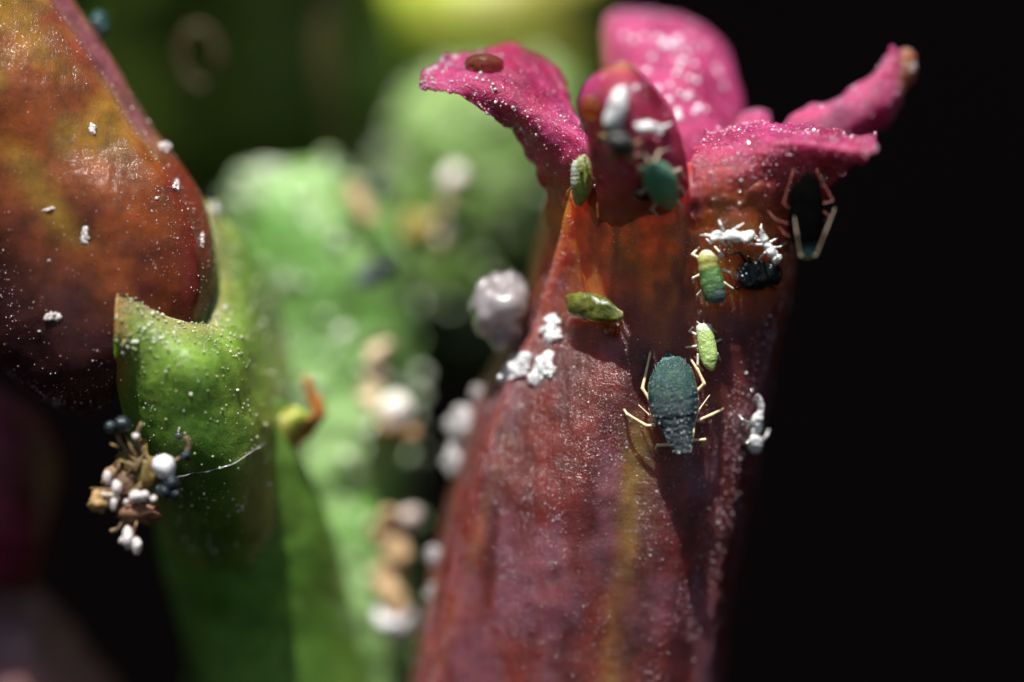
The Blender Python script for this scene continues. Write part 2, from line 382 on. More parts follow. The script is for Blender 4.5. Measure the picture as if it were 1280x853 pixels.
# small bump of a petal behind the notch
solid_patch('petal', [[(905, 210, .9), (935, 212, .8), (968, 210, .9)], [(915, 165, .95), (940, 165, .85), (966, 165, .95)], [(930, 140, 1.1), (948, 136, 1.05), (962, 141, 1.1)]],
            M['petal'], FL, back_col, 30, 30, .1, .02, 2.5, label='stub of a petal showing in the notch')

# --- the red orange bud at upper left, in its green calyx
BD = root('flower_bud', P((200, 600, 1.2)), 'red orange flower bud sitting in a green calyx, reaching out of the upper left', 'flower bud')
def bud_col(X, Y, u, v, V):
    n = fbm(V, .8, 4, 71); n2 = fbm(V, 2.0, 4, 75)
    c = mixc((.20, .048, .007), (.09, .014, .005), sst(-.3, .4, n2))
    c = mixc(c, (.36, .21, .016), sst(-.3, .35, n2 * .6 + n * .6) * (1 - sst(110, 250, Y)) * .95)
    k = g((X - (20 + (Y - 190) * .62)) , 24) * sst(150, 210, Y) * (1 - sst(280, 330, Y))
    c = mixc(c, (.24, .14, .012), k * .8)
    # purple bloom along the right facet; low left, shade put into the colour
    xe = np.interp(Y, [0, 60, 160, 220, 270], [88, 132, 190, 236, 262])
    c = mixc(c, (.22, .075, .10), g(X - xe + 12, 17) * (1 - sst(150, 215, Y)) * .9)
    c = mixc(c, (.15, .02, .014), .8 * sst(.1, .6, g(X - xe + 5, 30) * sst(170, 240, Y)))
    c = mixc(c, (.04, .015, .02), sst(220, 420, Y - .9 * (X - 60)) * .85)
    return c
bud_rows = [(110, 520, 190, 470, .6, .35), (60, 505, 222, 432, .6, .8), (20, 480, 258, 400, .6, 1.0), (-15, 430, 270, 335, .6, 1.1), (-50, 370, 258, 262, .65, 1.15), (-90, 310, 233, 215, .7, 1.2),
            (-140, 240, 188, 155, .8, 1.25), (-200, 170, 134, 62, .85, 1.3), (-250, 100, 86, -10, .9, 1.3), (-300, 20, 40, -90, .9, 1.3)]
def bud_shape(th, t):
    d = np.degrees(th); dd = lambda a: (d - a + 180) % 360 - 180
    return 1 + .06 * g(dd(141), 9) - .045 * g(dd(160), 10) * sst(.3, .6, t) - .03 * g(dd(92), 16) + .025 * g(dd(66), 12)
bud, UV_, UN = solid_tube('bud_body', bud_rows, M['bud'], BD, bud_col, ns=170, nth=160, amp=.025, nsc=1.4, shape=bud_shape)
cal = [[(146, 356, -.25), (180, 380, -.43), (215, 398, -.46), (250, 403, -.1), (262, 396, .0), (266, 320, .9), (258, 250, 1.4)],
       [(143, 420, -.25), (182, 432, -.50), (218, 442, -.55), (258, 448, -.45), (296, 430, .1), (318, 385, 1.2), (328, 330, 2.2)],
       [(146, 485, .0), (184, 494, -.36), (224, 502, -.48), (268, 510, -.38), (318, 500, .3), (347, 465, 1.6), (362, 425, 2.8)],
       [(164, 560, .4), (205, 574, -.08), (245, 580, -.2), (290, 586, -.1), (330, 578, .5), (355, 550, 1.6), (370, 520, 2.6)],
       [(192, 640, 1.0), (235, 645, .5), (265, 650, .4), (305, 652, .5), (345, 645, 1.1), (368, 625, 2.3), (385, 600, 3.2)],
       [(215, 720, 2.2), (245, 725, 1.7), (280, 730, 1.6), (320, 732, 1.7), (355, 725, 2.2), (385, 705, 3.2), (400, 680, 3.9)]]
def calyx_col(X, Y, u, v, V):
    n = fbm(V, 1.5, 4, 81)
    c = mixc((.18, .30, .04), (.09, .19, .022), sst(-.3, .4, n))
    c = mixc((.30, .30, .10), c, sst(0, .14, u + .05 * n))
    c = mixc(c, (.30, .16, .03), g(X - 148, 14) * (1 - sst(470, 520, Y)) * .9)
    return mixc(c, (.30, .40, .05), sst(310, 350, X) * sst(380, 460, Y) * .6)
_bb = BVHTree.FromPolygons([tuple(v) for v in SURF[-1][0]], [tuple(f) for f in SURF[-1][1]])
def bud_depth(x, y, dflt):
    h = _bb.ray_cast(Vector((0, -D, 0)), (Vector(P((x, y, 0.))) - Vector((0, -D, 0))).normalized()); return h[0].y if h[0] is not None else dflt
cal[0] = [(x, y, bud_depth(x - 4, y - 7, d) + .02) if k < 5 else (x, y, d) for k, (x, y, d) in enumerate(cal[0])]
cal[1] = [(x, y, min(d, bud_depth(x, y, 9) - .14)) if k < 4 else (x, y, d) for k, (x, y, d) in enumerate(cal[1])]
calx, KV, KN = solid_patch('calyx', cal, M['green'], BD, calyx_col, 110, 110, .14, .03, 2.0, taper='top', seed=11)

# --- green stalks behind
def green_col(a, b, hl=None):
    def f(X, Y, u, v, V):
        c = mixc(a, b, sst(-.35, .4, fbm(V, .9, 4, 91)))
        return c
    return f
GS = root('plant_stalk', P((400, 853, 4)), 'blurred pale green main stalk rising in the middle', 'plant stem')
_o, SV, SN = solid_tube('stem_body', [(326, 212, 404, 206, 4.6, .3), (292, 240, 445, 230, 4.6, .8), (280, 300, 495, 285, 4.6, 1.1), (282, 380, 520, 360, 4.6, 1.25), (290, 460, 522, 450, 4.5, 1.25), (290, 560, 518, 545, 4.4, 1.25),
                        (270, 660, 522, 650, 4.4, 1.3), (250, 760, 526, 750, 4.4, 1.35), (235, 860, 532, 860, 4.4, 1.4), (220, 1000, 540, 1000, 4.4, 1.4)],
           M['green'], GS, green_col((.32, .50, .20), (.15, .33, .07)), ns=120, nth=100, amp=.22, nsc=1.0)
solid_tube('side_shoot', [(170, 520, 350, 500, 1.5, .7), (186, 620, 385, 590, 1.9, 1.1), (205, 720, 425, 690, 2.5, 1.25), (235, 830, 450, 800, 2.9, 1.25), (255, 960, 470, 960, 3.2, 1.25)],
           M['green'], GS, green_col((.16, .32, .05), (.08, .20, .02)), ns=70, nth=70, amp=.08, nsc=.9, seed=4)
G2 = root('green_bud', P((560, 400, 7.0)), 'pale green rounded bud blurred between the stalk and the flower', 'flower bud')
_o, GV, GN = solid_tube('bud_body', [(560, 85, 680, 70, 7.0, .5), (505, 120, 735, 105, 7.0, 1.0), (488, 170, 735, 160, 7.0, 1.3), (480, 240, 720, 240, 7.0, 1.4), (470, 310, 690, 330, 7.0, 1.3), (480, 370, 640, 410, 7.1, 1.0), (520, 420, 590, 440, 7.2, .4)],
           M['green'], G2, green_col((.30, .46, .15), (.12, .22, .035)), ns=90, nth=90, amp=.35, nsc=.7)
G3 = root('green_bud', P((640, 60, 9)), 'yellow green bud far behind the flower at the top', 'flower bud')
solid_tube('bud_body', [(500, -70, 760, -80, 9, .8), (460, -30, 770, -30, 9, 1.6), (470, 20, 750, 20, 9, 1.8), (480, 70, 750, 80, 9, 1.6), (540, 130, 745, 140, 9, 1.3), (640, 200, 740, 200, 9, .5)],
           M['green'], G3, green_col((.46, .60, .06), (.40, .38, .08)), ns=70, nth=70, amp=.1, nsc=.7)
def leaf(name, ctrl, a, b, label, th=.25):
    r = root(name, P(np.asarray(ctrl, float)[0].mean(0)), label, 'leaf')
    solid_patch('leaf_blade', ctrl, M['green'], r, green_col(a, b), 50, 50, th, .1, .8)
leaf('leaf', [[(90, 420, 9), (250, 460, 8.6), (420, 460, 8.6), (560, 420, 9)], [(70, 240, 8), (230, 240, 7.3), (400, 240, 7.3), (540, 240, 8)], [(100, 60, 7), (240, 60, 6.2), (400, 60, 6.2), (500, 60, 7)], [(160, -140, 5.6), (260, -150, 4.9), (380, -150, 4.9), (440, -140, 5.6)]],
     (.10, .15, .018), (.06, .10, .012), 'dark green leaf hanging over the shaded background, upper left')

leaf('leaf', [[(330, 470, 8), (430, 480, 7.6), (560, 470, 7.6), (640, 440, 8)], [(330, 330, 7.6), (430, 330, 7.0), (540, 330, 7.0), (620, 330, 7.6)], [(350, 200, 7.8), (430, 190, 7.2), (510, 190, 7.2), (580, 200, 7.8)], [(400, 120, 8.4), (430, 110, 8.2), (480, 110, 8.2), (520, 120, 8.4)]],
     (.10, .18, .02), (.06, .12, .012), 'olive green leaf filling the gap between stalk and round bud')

# --- shaded flowers at lower left
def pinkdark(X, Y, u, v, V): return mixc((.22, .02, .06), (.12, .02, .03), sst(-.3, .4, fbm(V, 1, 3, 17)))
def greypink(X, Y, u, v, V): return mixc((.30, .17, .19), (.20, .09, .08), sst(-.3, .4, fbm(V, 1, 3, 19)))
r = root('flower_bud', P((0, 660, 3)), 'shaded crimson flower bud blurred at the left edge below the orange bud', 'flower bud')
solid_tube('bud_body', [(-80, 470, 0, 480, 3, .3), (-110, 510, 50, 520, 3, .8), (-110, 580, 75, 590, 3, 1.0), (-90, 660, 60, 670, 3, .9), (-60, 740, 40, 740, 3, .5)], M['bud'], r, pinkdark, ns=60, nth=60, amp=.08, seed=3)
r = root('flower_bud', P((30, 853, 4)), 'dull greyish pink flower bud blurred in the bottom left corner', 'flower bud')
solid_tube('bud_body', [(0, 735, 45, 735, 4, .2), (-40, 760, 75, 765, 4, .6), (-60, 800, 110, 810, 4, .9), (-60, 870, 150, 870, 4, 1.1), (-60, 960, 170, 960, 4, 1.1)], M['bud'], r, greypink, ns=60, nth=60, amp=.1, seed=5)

# ------------------------------------------------------------------ surface look-up for what sits on the plant
_V, _F, _ = join(SURF)
BVH = BVHTree.FromPolygons([tuple(v) for v in _V], [tuple(f) for f in _F])
EYE = Vector((0, -D, 0))
def surf(px, py, default=None):
    t = Vector(P((px, py, 0.0))); d = (t - EYE).normalized()
    hit = BVH.ray_cast(EYE, d)
    if hit[0] is None: return default
    return hit[0].y

# ------------------------------------------------------------------ insect builders
def rod(pts, rad, n=8, smooth=0):
    """tapered round rod through world points"""
    pts = np.asarray(pts, float); rad = np.asarray(rad, float)
    if smooth:
        m = (len(pts) - 1) * smooth + 1; q = cr(np.concatenate([pts, rad[:, None]], 1), m); pts, rad = q[:, :3], np.abs(q[:, 3])
    T = np.gradient(pts, axis=0); T /= np.linalg.norm(T, axis=1, keepdims=True) + 1e-9
    up = np.array([0, -1, 0.13]); A = np.cross(T, up); A /= np.linalg.norm(A, axis=1, keepdims=True) + 1e-9; B = np.cross(T, A)
    th = np.linspace(0, 2 * np.pi, n, endpoint=False)
    V = pts[:, None] + rad[:, None, None] * (np.cos(th)[None, :, None] * A[:, None] + np.sin(th)[None, :, None] * B[:, None])
    W = np.concatenate([V.reshape(-1, 3), pts[0][None], pts[-1][None]])
    F = quads(len(pts), n, True).tolist(); k = len(pts) * n
    for j in range(n):
        F.append([k, j, (j + 1) % n]); F.append([k + 1, (len(pts) - 1) * n + (j + 1) % n, (len(pts) - 1) * n + j])
    return W, F
def loft(st, n=56, m=32, groove=None, amp=.004, ns=12, flat=.8, seed=0, bumpf=None):
    """body along stations (px,py,half width px, depth, half thickness units); returns V (n,m,3), t, theta"""
    st = np.asarray(st, float); q = cr(st, n); q[:, 2] = np.maximum(q[:, 2], .4); q[:, 4] = np.maximum(q[:, 4], .004)
    T = np.gradient(q[:, :2], axis=0); T /= np.linalg.norm(T, axis=1, keepdims=True) + 1e-9
    S = np.stack([-T[:, 1], T[:, 0]], 1)
    th = np.linspace(0, 2 * np.pi, m, endpoint=False)[None]; t = np.linspace(0, 1, n)[:, None]
    c = np.sign(np.cos(th)) * np.abs(np.cos(th)) ** flat; s = np.sign(np.sin(th)) * np.abs(np.sin(th)) ** flat
    f = 1 + 0 * t * th
    if groove is not None: f = f - groove(t, th)
    A = np.stack([q[:, 0, None] + S[:, 0, None] * q[:, 2, None] * c * f, q[:, 1, None] + S[:, 1, None] * q[:, 2, None] * c * f,
                  q[:, 3, None] - q[:, 4, None] * s * f], -1)
    V = P(A); cen = V.mean(1, keepdims=True); N = V - cen; N /= np.linalg.norm(N, axis=-1, keepdims=True) + 1e-9
    V = V + N * fbm(V, ns, 4, seed)[..., None] * amp
    return V, t, th, A
def loft_obj(name, st, mt, parent, colf, label=None, **k):
    V, t, th, A = loft(st, **k); n, m = V.shape[:2]
    col = colf(t + 0 * th, th + 0 * t, A) if callable(colf) else np.broadcast_to(np.asarray(colf, float), V.shape)
    W = np.concatenate([V.reshape(-1, 3), V[0].mean(0)[None], V[-1].mean(0)[None]])
    cc = np.concatenate([col.reshape(-1, 3), col[0].mean(0)[None], col[-1].mean(0)[None]])
    F = quads(n, m, True)[:, ::-1].tolist(); kx = n * m
    for j in range(m):
        F.append([kx, (j + 1) % m, j]); F.append([kx + 1, (n - 1) * m + j, (n - 1) * m + (j + 1) % m])
    # orient outward
    o = mesh(name, W, F, mt, parent, cc, label=label)
    return o, V
def blob(c, r, n=2, amp=.15, ns=None, seed=0, squash=(1, 1, 1), rot=0.0):
    """uneven lump: deformed icosphere -> (V,F)"""
    key = n
    if key not in _ico:
        import bmesh
        bm = bmesh.new(); bmesh.ops.create_icosphere(bm, subdivisions=n, radius=1)
        _ico[key] = (np.array([v.co[:] for v in bm.verts]), np.array([[v.index for v in f.verts] for f in bm.faces])); bm.free()
    V, F = _ico[key]
    d = 1 + amp * fbm(V + seed * 3.1, 1.6, 3, seed)
    W = V * d[:, None] * np.asarray(squash, float) * r
    if rot:
        ca, sa = math.cos(rot), math.sin(rot); W = np.stack([W[:, 0] * ca - W[:, 2] * sa, W[:, 1], W[:, 0] * sa + W[:, 2] * ca], 1)
    return W + np.asarray(c), F
_ico = {}

class Bug:
    """one insect: an Empty that carries its parts; pixels + height above the surface it stands on"""
    def __init__(s, name, st, label, cat, group=None, depth=None, thick=.75, lift=(12, 12)):
        s.st = np.asarray(st, float)
        if depth is None:
            d = np.array([surf(x, y, np.nan) for x, y, *_ in st], float); i = np.arange(len(d)); ok = ~np.isnan(d)
            a = np.polyfit(i[ok], d[ok], 1) if ok.sum() > 2 else (0, 0.0); s.base = np.polyval(a, i) - .02
        else: s.base = np.full(len(st), float(depth))
        k = np.linspace(0, 1, len(st)); s.h = (lift[0] + (lift[1] - lift[0]) * k) / 100
        s.thick = thick; s.fixed = depth
        mid = len(st) // 2
        s.root = root(name, P((s.st[mid, 0], s.st[mid, 1], s.base[mid])), label, cat, group)
    def stations(s):
        return [(x, y, hw, s.base[i] - s.h[i], hw / 100 * s.thick) for i, (x, y, hw) in enumerate(s.st)]
    def d0(s, x, y):
        if s.fixed is not None: return s.fixed
        v = surf(x, y, None); j = np.argmin((s.st[:, 0] - x) ** 2 + (s.st[:, 1] - y) ** 2)
        if v is None or abs(v - s.base[j]) > .5: v = s.base[j]
        return v
    def body(s, mt, colf, name='body', **k): return loft_obj(name, s.stations(), mt, s.root, colf, **k)
    def limb(s, name, pts, r0, r1, mt, col, h0=None, hm=None, h1=.008, joint=True):
        """polyline in pixels from the body outwards"""
        j = np.argmin((s.st[:, 0] - pts[0][0]) ** 2 + (s.st[:, 1] - pts[0][1]) ** 2)
        hh = s.h[j] * .7 if h0 is None else h0
        W, R, n = [], [], len(pts)
        for i, (x, y) in enumerate(pts):
            f = i / (n - 1); base = s.base[j] if i == 0 else s.d0(x, y)
            h = hh * (1 - f) + h1 * f + (0 if i in (0, n - 1) else (.06 if hm is None else hm))
            W.append((x, y, base - h)); R.append(r0 + (r1 - r0) * f)
        Wp = P(W); pp, rr = [], []
        for i in range(n - 1):
            for q in (0, .08, .3, .7, .92):
                pp.append(Wp[i] * (1 - q) + Wp[i + 1] * q); b = R[i] * (1 - q) + R[i + 1] * q
                rr.append(b * (1.25 if (q in (0,) and i > 0 and joint) else (1.1 if q in (.08, .92) else (.9 if q == .7 else 1))))
        pp.append(Wp[-1]); rr.append(R[-1] * .7)
        V, F = rod(pp, np.array(rr) / 100, 8)
        tt = np.clip(np.linspace(0, 1.02, len(V)), 0, 1); c = mixc(np.asarray(col, float), np.asarray(col, float) * .35, sst(.86, .97, tt)) if name == 'leg' and not callable(col) else (col if not callable(col) else col(tt))
        return mesh(name, V, F, mt, s.root, c)
def powder(parent, V, N, n, size, colf, mask=None, name='wax_powder', lift=.4, sub=1, mt=None, jitter=True):
    """countless wax specks lying on a surface grid: one mesh of stuff"""
    a, b = V.shape[:2]
    i = rng.integers(0, a - 1, n * 3); j = rng.integers(0, b - 1, n * 3); fu = rng.random(n * 3)[:, None]; fv = rng.random(n * 3)[:, None]
    p = (V[i, j] * (1 - fu) + V[i + 1, j] * fu) * (1 - fv) + (V[i, j + 1] * (1 - fu) + V[i + 1, j + 1] * fu) * fv
    nn = N[i, j]; X, Y = px_of(p)
    keep = (X > -30) & (X < 1310) & (Y > -30) & (Y < 880) & (nn[:, 1] < .25)
    if mask is not None: keep &= rng.random(n * 3) < mask(X, Y, p)
    p, nn = p[keep][:n], nn[keep][:n]; k = len(p)
    if not k: return None
    blob((0, 0, 0), 1, sub); U, F = _ico[sub]; m = len(U)
    r = size[0] + (size[1] - size[0]) * rng.random(k) ** size[2]
    if jitter:
        sc = .6 + .8 * rng.random((k, 1, 3)); dv = 1 + .25 * (rng.random((k, m, 1)) - .5)
    else: sc = np.ones((k, 1, 3)); dv = np.ones((k, m, 1))
    W = U[None] * dv * sc * r[:, None, None] + p[:, None] + nn[:, None] * r[:, None, None] * lift
    FF = (F[None] + (np.arange(k) * m)[:, None, None]).reshape(-1, 3)
    cc = np.repeat(colf(k, p), m, 0)
    o = mesh(name, W.reshape(-1, 3), FF, mt or M['grain'], parent, cc, smooth=not jitter)
    o['kind'] = 'stuff'
    return o
def lilac(k, p):
    t = rng.random(k) ** 3.0
    return mixc((.34, .12, .17), (.85, .74, .82), t)
def whitish(k, p): return mixc((.55, .5, .5), (.9, .88, .9), rng.random(k))

# wax bloom on the flower
def tube_mask(X, Y, p):
    n = fbm(p * np.array([1.6, 1.6, .8]), 1.1, 4, 3)
    k = .05 + .95 * sst(.0, .4, n + .35 * fbm(p, 5, 3, 44))
    xl = 655 - (Y - 480) * .30
    k = np.where(X < xl - 25, k * .35, k)
    k += .9 * g(X - xl, 16) * sst(300, 360, Y) * (1 - sst(560, 640, Y))
    k *= 1 - .8 * g(X - (798 - (Y - 560) * .12), 14) * sst(540, 580, Y)
    k *= .35 + .65 * sst(270, 320, Y)
    k *= 1 - .55 * sst(600, 760, Y)
    return np.clip(k, 0, 1)
powder(FL, TV, TN, 38000, (.0035, .010, 2.4), lilac, tube_mask, 'wax_bloom')
powder(FL, TV, TN, 1700, (.004, .018, 3.2), whitish, lambda X, Y, p: tube_mask(X, Y, p) * (1 - .6 * sst(520, 640, Y)), 'wax_flake', mt=M['glint'])
def petal_mask(X, Y, p): return np.clip(.35 + .6 * sst(-.1, .4, fbm(p, 2.5, 3, 8)) - .7 * sst(215, 260, Y), 0, 1)
pinkw = lambda k, p: mixc((.62, .12, .30), (.92, .78, .86), rng.random(k) ** 2)
for VV, NN, nb, nd in ((LV, LN, 800, 130), (RV, RN, 700, 80), (FV, FN, 250, 40), (CV, CN, 120, 10)):
    powder(FL, VV, NN, nb, (.004, .012, 2), pinkw, petal_mask, 'wax_bloom')
    powder(FL, VV, NN, nd * 2, (.005, .024, 3.5), whitish, petal_mask, 'dew_sparkle', lift=.5, mt=M['glint'])
powder(FL, BV, BN, 500, (.008, .02, 2), pinkw, None, 'wax_bloom')
# rim sparkle of the right petal
powder(FL, RV[-10:], RN[-10:], 260, (.006, .018, 2), pinkw, None, 'rim_crystals')
def bud_mask(X, Y, p): return np.clip(.12 + .8 * sst(.0, .4, fbm(p, 1.4, 4, 12)) * (.3 + .7 * sst(180, 300, Y)) + .8 * g(X - np.interp(Y, [0, 60, 160, 220, 270], [68, 112, 172, 216, 242]), 14) * (1 - sst(160, 230, Y)), 0, 1)
powder(BD, UV_, UN, 4500, (.004, .011, 2), lambda k, p: mixc((.36, .14, .12), (.88, .78, .78), rng.random(k) ** 2), bud_mask, 'wax_bloom')
powder(BD, UV_, UN, 120, (.005, .022, 3.5), whitish, bud_mask, 'wax_flake', mt=M['glint'])
def cal_mask(X, Y, p): return np.clip(.9 * (1 - sst(390, 480, Y)) + .12 + .3 * sst(.1, .4, fbm(p, 2, 3, 13)), 0, 1)
powder(BD, KV, KN, 2600, (.004, .024, 4.5), lambda k, p: mixc((.30, .36, .12), (.85, .88, .75), rng.random(k) ** 2), cal_mask, 'wax_bloom')

powder(GS, SV, SN, 900, (.02, .10, 2.5), lambda k, p: mixc((.35, .5, .22), (.75, .82, .68), rng.random(k)), lambda X, Y, p: .15 + .85 * sst(0, .4, fbm(p, 1.2, 3, 21)) * (X > 290), 'wax_flake')  # pale flakes added to give patches of light on the blurred stalk
powder(G2, GV, GN, 260, (.03, .10, 2.5), lambda k, p: mixc((.35, .5, .22), (.7, .78, .62), rng.random(k)), None, 'wax_flake')
# ------------------------------------------------------------------ the aphids
CREAM = (.72, .58, .36); OCHRE = (.62, .40, .16)
# big dark teal aphid, head down
st = [(834.5, 443, 2.5), (835, 447.5, 8), (836, 451, 15), (838, 458, 21), (840, 470, 27.5), (840.5, 486, 31), (842, 502, 31), (843.5, 517, 29), (845, 529, 23), (848.5, 540, 19), (851, 551, 15.5), (852.8, 562, 12.2), (853, 566.5, 9)]
A = Bug('aphid', st, 'largest aphid, dark teal with cream legs, head down in the middle of the flower tube', 'aphid', 'aphids on the flower', thick=.62, lift=(14, 42))
def seg(t, th):
    r = .0
    for a, s, k in ((.62, .012, .09), (.69, .010, .07), (.745, .010, .07), (.80, .010, .06), (.855, .010, .055), (.91, .01, .04), (.5, .01, .04), (.42, .01, .025), (.13, .010, .08)):
        r = r + k * g(t - a + .012 * np.sin(th * 3), s)
    return r
def big_col(t, th, A):
    n = fbm(A / 100, 14, 3, 4)
    c = mixc((.014, .062, .056), (.008, .022, .032), sst(.35, .6, t + .15 * n))
    c = mixc(c, (.10, .20, .10), .5 * sst(.1, .5, n) * (1 - sst(.4, .55, t)))
    c = mixc(c, (.13, .27, .27), g(t - .10, .03) * .8)
    c = mixc(c, (.16, .26, .26), (1 - sst(.02, .10, np.abs(np.sin(th)))) * (1 - sst(.55, .65, t)) * .8)
    for a in (.62, .69, .745, .80, .855, .91): c = mixc(c, (.004, .008, .012), g(t - a + .012 * np.sin(th * 3), .009) * .85)  # groove shade painted as dark lines across the body
    return c
M['teal'] = mat('teal_cuticle', rough=.34, sss=.25, rad=(.6, 1, .8), sc=.05, bump=.4, bscale=30, cell=.5, cscale=52, var=.3, vscale=12, coat=.3, croughness=.2)
_, bv = A.body(M['teal'], big_col, n=120, m=56, groove=seg, amp=.006, ns=14)
bn = grid_normals(bv, True); cen = bv.mean(1, keepdims=True)
if ((bv - cen) * bn).sum() < 0: bn = -bn
powder(A.root, bv, bn, 520, (.003, .011, 2.2), lambda k, p: mixc((.08, .15, .16), (.75, .82, .85), rng.random(k) ** 2.2), lambda X, Y, p: .35 + .65 * sst(470, 515, Y), 'wax_powder')
for p in ([(812, 499), (803, 486), (813.4, 439)], [(870, 490), (880.4, 480), (872, 462), (862.5, 448)],
          [(820, 532), (808, 532.5), (784, 518), (780, 512)], [(870, 527), (890, 518.5), (904, 511)],
          [(840, 556), (822, 557), (820, 561), (822, 567)], [(862, 551), (881, 550), (881, 555), (874, 558)]):
    A.limb('leg', p, 2.4, 1.6, M['leg'], CREAM)
for p in ([(843, 563), (836, 553), (827, 535), (816, 523), (798, 506)], [(863, 561), (867, 540), (868, 530), (874, 512), (887, 494)]):
    A.limb('antenna', p, 1.3, .7, M['leg'], CREAM, h0=.42, hm=.05, h1=.12)
A.limb('cauda', [(834.5, 449), (834.3, 444), (834, 438)], 3.4, 2, M['leg'], (.05, .05, .045), h0=.12, hm=0, h1=.12, joint=False)
for p in ([(820.5, 466), (818.5, 455)], [(856, 459), (856.5, 448)]): A.limb('siphunculus', p, 2.3, 1.7, M['leg'], (.012, .016, .02), h0=.3, h1=.24, joint=False)
for x in (844.5, 861.5):
    v, f = blob(P((x, 563, A.base[-1] - .5)), .018, 2, .05); mesh('eye', v, f, M['black'], A.root, (.05, .01, .01))

# pale lime nymph beside it
st = [(879.8, 404.5, 5), (880, 407, 9.5), (880.6, 412, 10.5), (881.4, 419, 11), (883.5, 431, 11.6), (886.2, 444, 11.4), (887.8, 454, 9), (889.3, 460, 5.5), (890, 464, 2)]
N1 = Bug('aphid', st, 'small pale lime nymph just above the largest aphid, with a whitish head', 'aphid', 'aphids on the flower', lift=(11, 20))
ringg = lambda nseg, k, a=.15, b=.95: (lambda t, th: k * np.clip(1 - np.abs(((t - a) / (b - a) * nseg) % 1 - .5) * 9 + 0, 0, 1) * (t > a) * (t < b))
_, bv = N1.body(M['aphid'], lambda t, th, A: mixc(mixc((.72, .76, .60), (.42, .58, .19), sst(.18, .36, t)), (.5, .58, .10), sst(.85, 1, t)), n=80, m=36, groove=ringg(9, .028), amp=.010, ns=18)
for p in ([(871, 419), (862, 414), (866, 409)], [(871, 433), (857, 434.5)], [(893, 428), (902, 424.5)], [(873, 442), (872, 456), (879, 464)], [(896, 442), (900.5, 451)], [(889, 411), (896, 416)]):
    N1.limb('leg', p, 1.9, 1.3, M['leg'], (.75, .72, .6))
for p in ([(877, 407), (871, 402)], [(880, 405), (879.5, 400)]): N1.limb('antenna', p, .9, .6, M['leg'], (.75, .72, .6))

# green banded nymph with pale head
st = [(885.4, 313, 4), (884.7, 316.5, 9), (884.3, 322.4, 12.4), (885.4, 332, 12.8), (888, 343, 13.8), (890.4, 355, 15), (893, 366.5, 14.6), (894.8, 374.5, 12.6), (895.3, 379, 8)]
N2 = Bug('aphid', st, 'green nymph with pale yellow head and white legs beside the black dead aphid', 'aphid', 'aphids on the flower', lift=(12, 26))
def n2c(t, th, A):
    c = mixc((.72, .70, .52), (.46, .46, .12), sst(.10, .24, t)); c = mixc(c, (.085, .20, .05), sst(.36, .45, t))
    return mixc(c, (.09, .14, .15), sst(.55, .85, t) * (.4 + .6 * sst(885, 900, A[..., 0])))
_, bv = N2.body(M['aphid'], n2c, n=90, m=40, groove=ringg(8, .035, .2, .97), amp=.012, ns=16)
for p in ([(874, 323), (865.7, 318.3), (874, 309)], [(896, 321.5), (903.5, 320), (893, 308)], [(875, 344), (866, 348), (867, 355)], [(902, 337), (912.5, 340.4), (922.4, 350.3)],
          [(878, 363), (872.3, 369), (880.5, 376)], [(904, 353.5), (915.8, 361), (909, 367.5)]):
    N2.limb('leg', p, 2.2, 1.5, M['leg'], (.78, .72, .58))
for p in ([(884, 374), (884.6, 382)], [(904, 371), (905, 378)]): N2.limb('siphunculus', p, 2.2, 2.0, M['leg'], (.72, .70, .5), h0=.17, h1=.14)
N2.limb('cauda', [(895, 378), (896, 386)], 4.5, 1.5, M['leg'], (.45, .16, .03), h0=.12, h1=.08, joint=False)

# black dead aphid
st = [(922, 347, 5), (927, 346, 13), (934, 345, 17.5), (945, 343.5, 18.5), (958, 342.5, 17), (969, 342, 14), (975, 342, 9), (978, 342, 3)]
K = Bug('aphid', st, 'shiny black shrivelled aphid lying under the white shed skins', 'aphid', 'aphids on the flower', lift=(12, 10), thick=.7)
_, bv = K.body(M['black'], lambda t, th, A: mixc((.006, .008, .009), (.012, .012, .012), t), n=60, m=40, amp=.05, ns=9)
for p in ([(934, 330), (925, 316), (906, 318)], [(928, 358), (921, 361), (917, 358)], [(940, 330), (936, 322), (930, 318)], [(962, 357), (970, 362)]):
    K.limb('leg', p, 2.2, 1.2, M['black'], (.02, .016, .01))
for x, y in ((926, 340), (929, 336), (928, 345), (932, 331), (933, 342)):
    v, f = blob(P((x, y, K.base[2] - .26)), .016, 1, .2, seed=x); mesh('wax_bead', v, f, M['grain'], K.root, (.5, .6, .62), smooth=False)

# dark aphid hanging at the right edge, head down
st = [(1008.3, 216, 2.5), (1009, 221, 8), (1010, 230, 15.5), (1007.8, 243, 20), (1007.3, 260, 21.4), (1006.4, 278, 21.4), (1007.8, 295, 18.8), (1009.6, 309, 14.5), (1010, 319, 12.5), (1010, 324, 8)]
Kd = Bug('aphid', st, 'long blackish aphid hanging at the right edge of the tube under the petal', 'aphid', 'aphids on the flower', depth=-.52, lift=(12, 20), thick=.6)
def kdc(t, th, A):
    c = mixc((.0018, .002, .0018), (.010, .024, .028), sst(.72, .85, t)); return mixc(c, (.20, .19, .05), sst(.93, 1, t))  # shaded black body and lit paler head end put into the colour
M['matt'] = mat('matt_black_cuticle', rough=.85, spec=.0, ior=1.05, bump=.4, bscale=30, var=.3, vscale=10)
_, bv = Kd.body(M['matt'], kdc, n=80, m=44, groove=lambda t, th: .06 * g(t - .8, .012) + .05 * g(t - .87, .012) + .04 * g(t - .72, .012), amp=.012, ns=12)
PK = (.20, .06, .05)
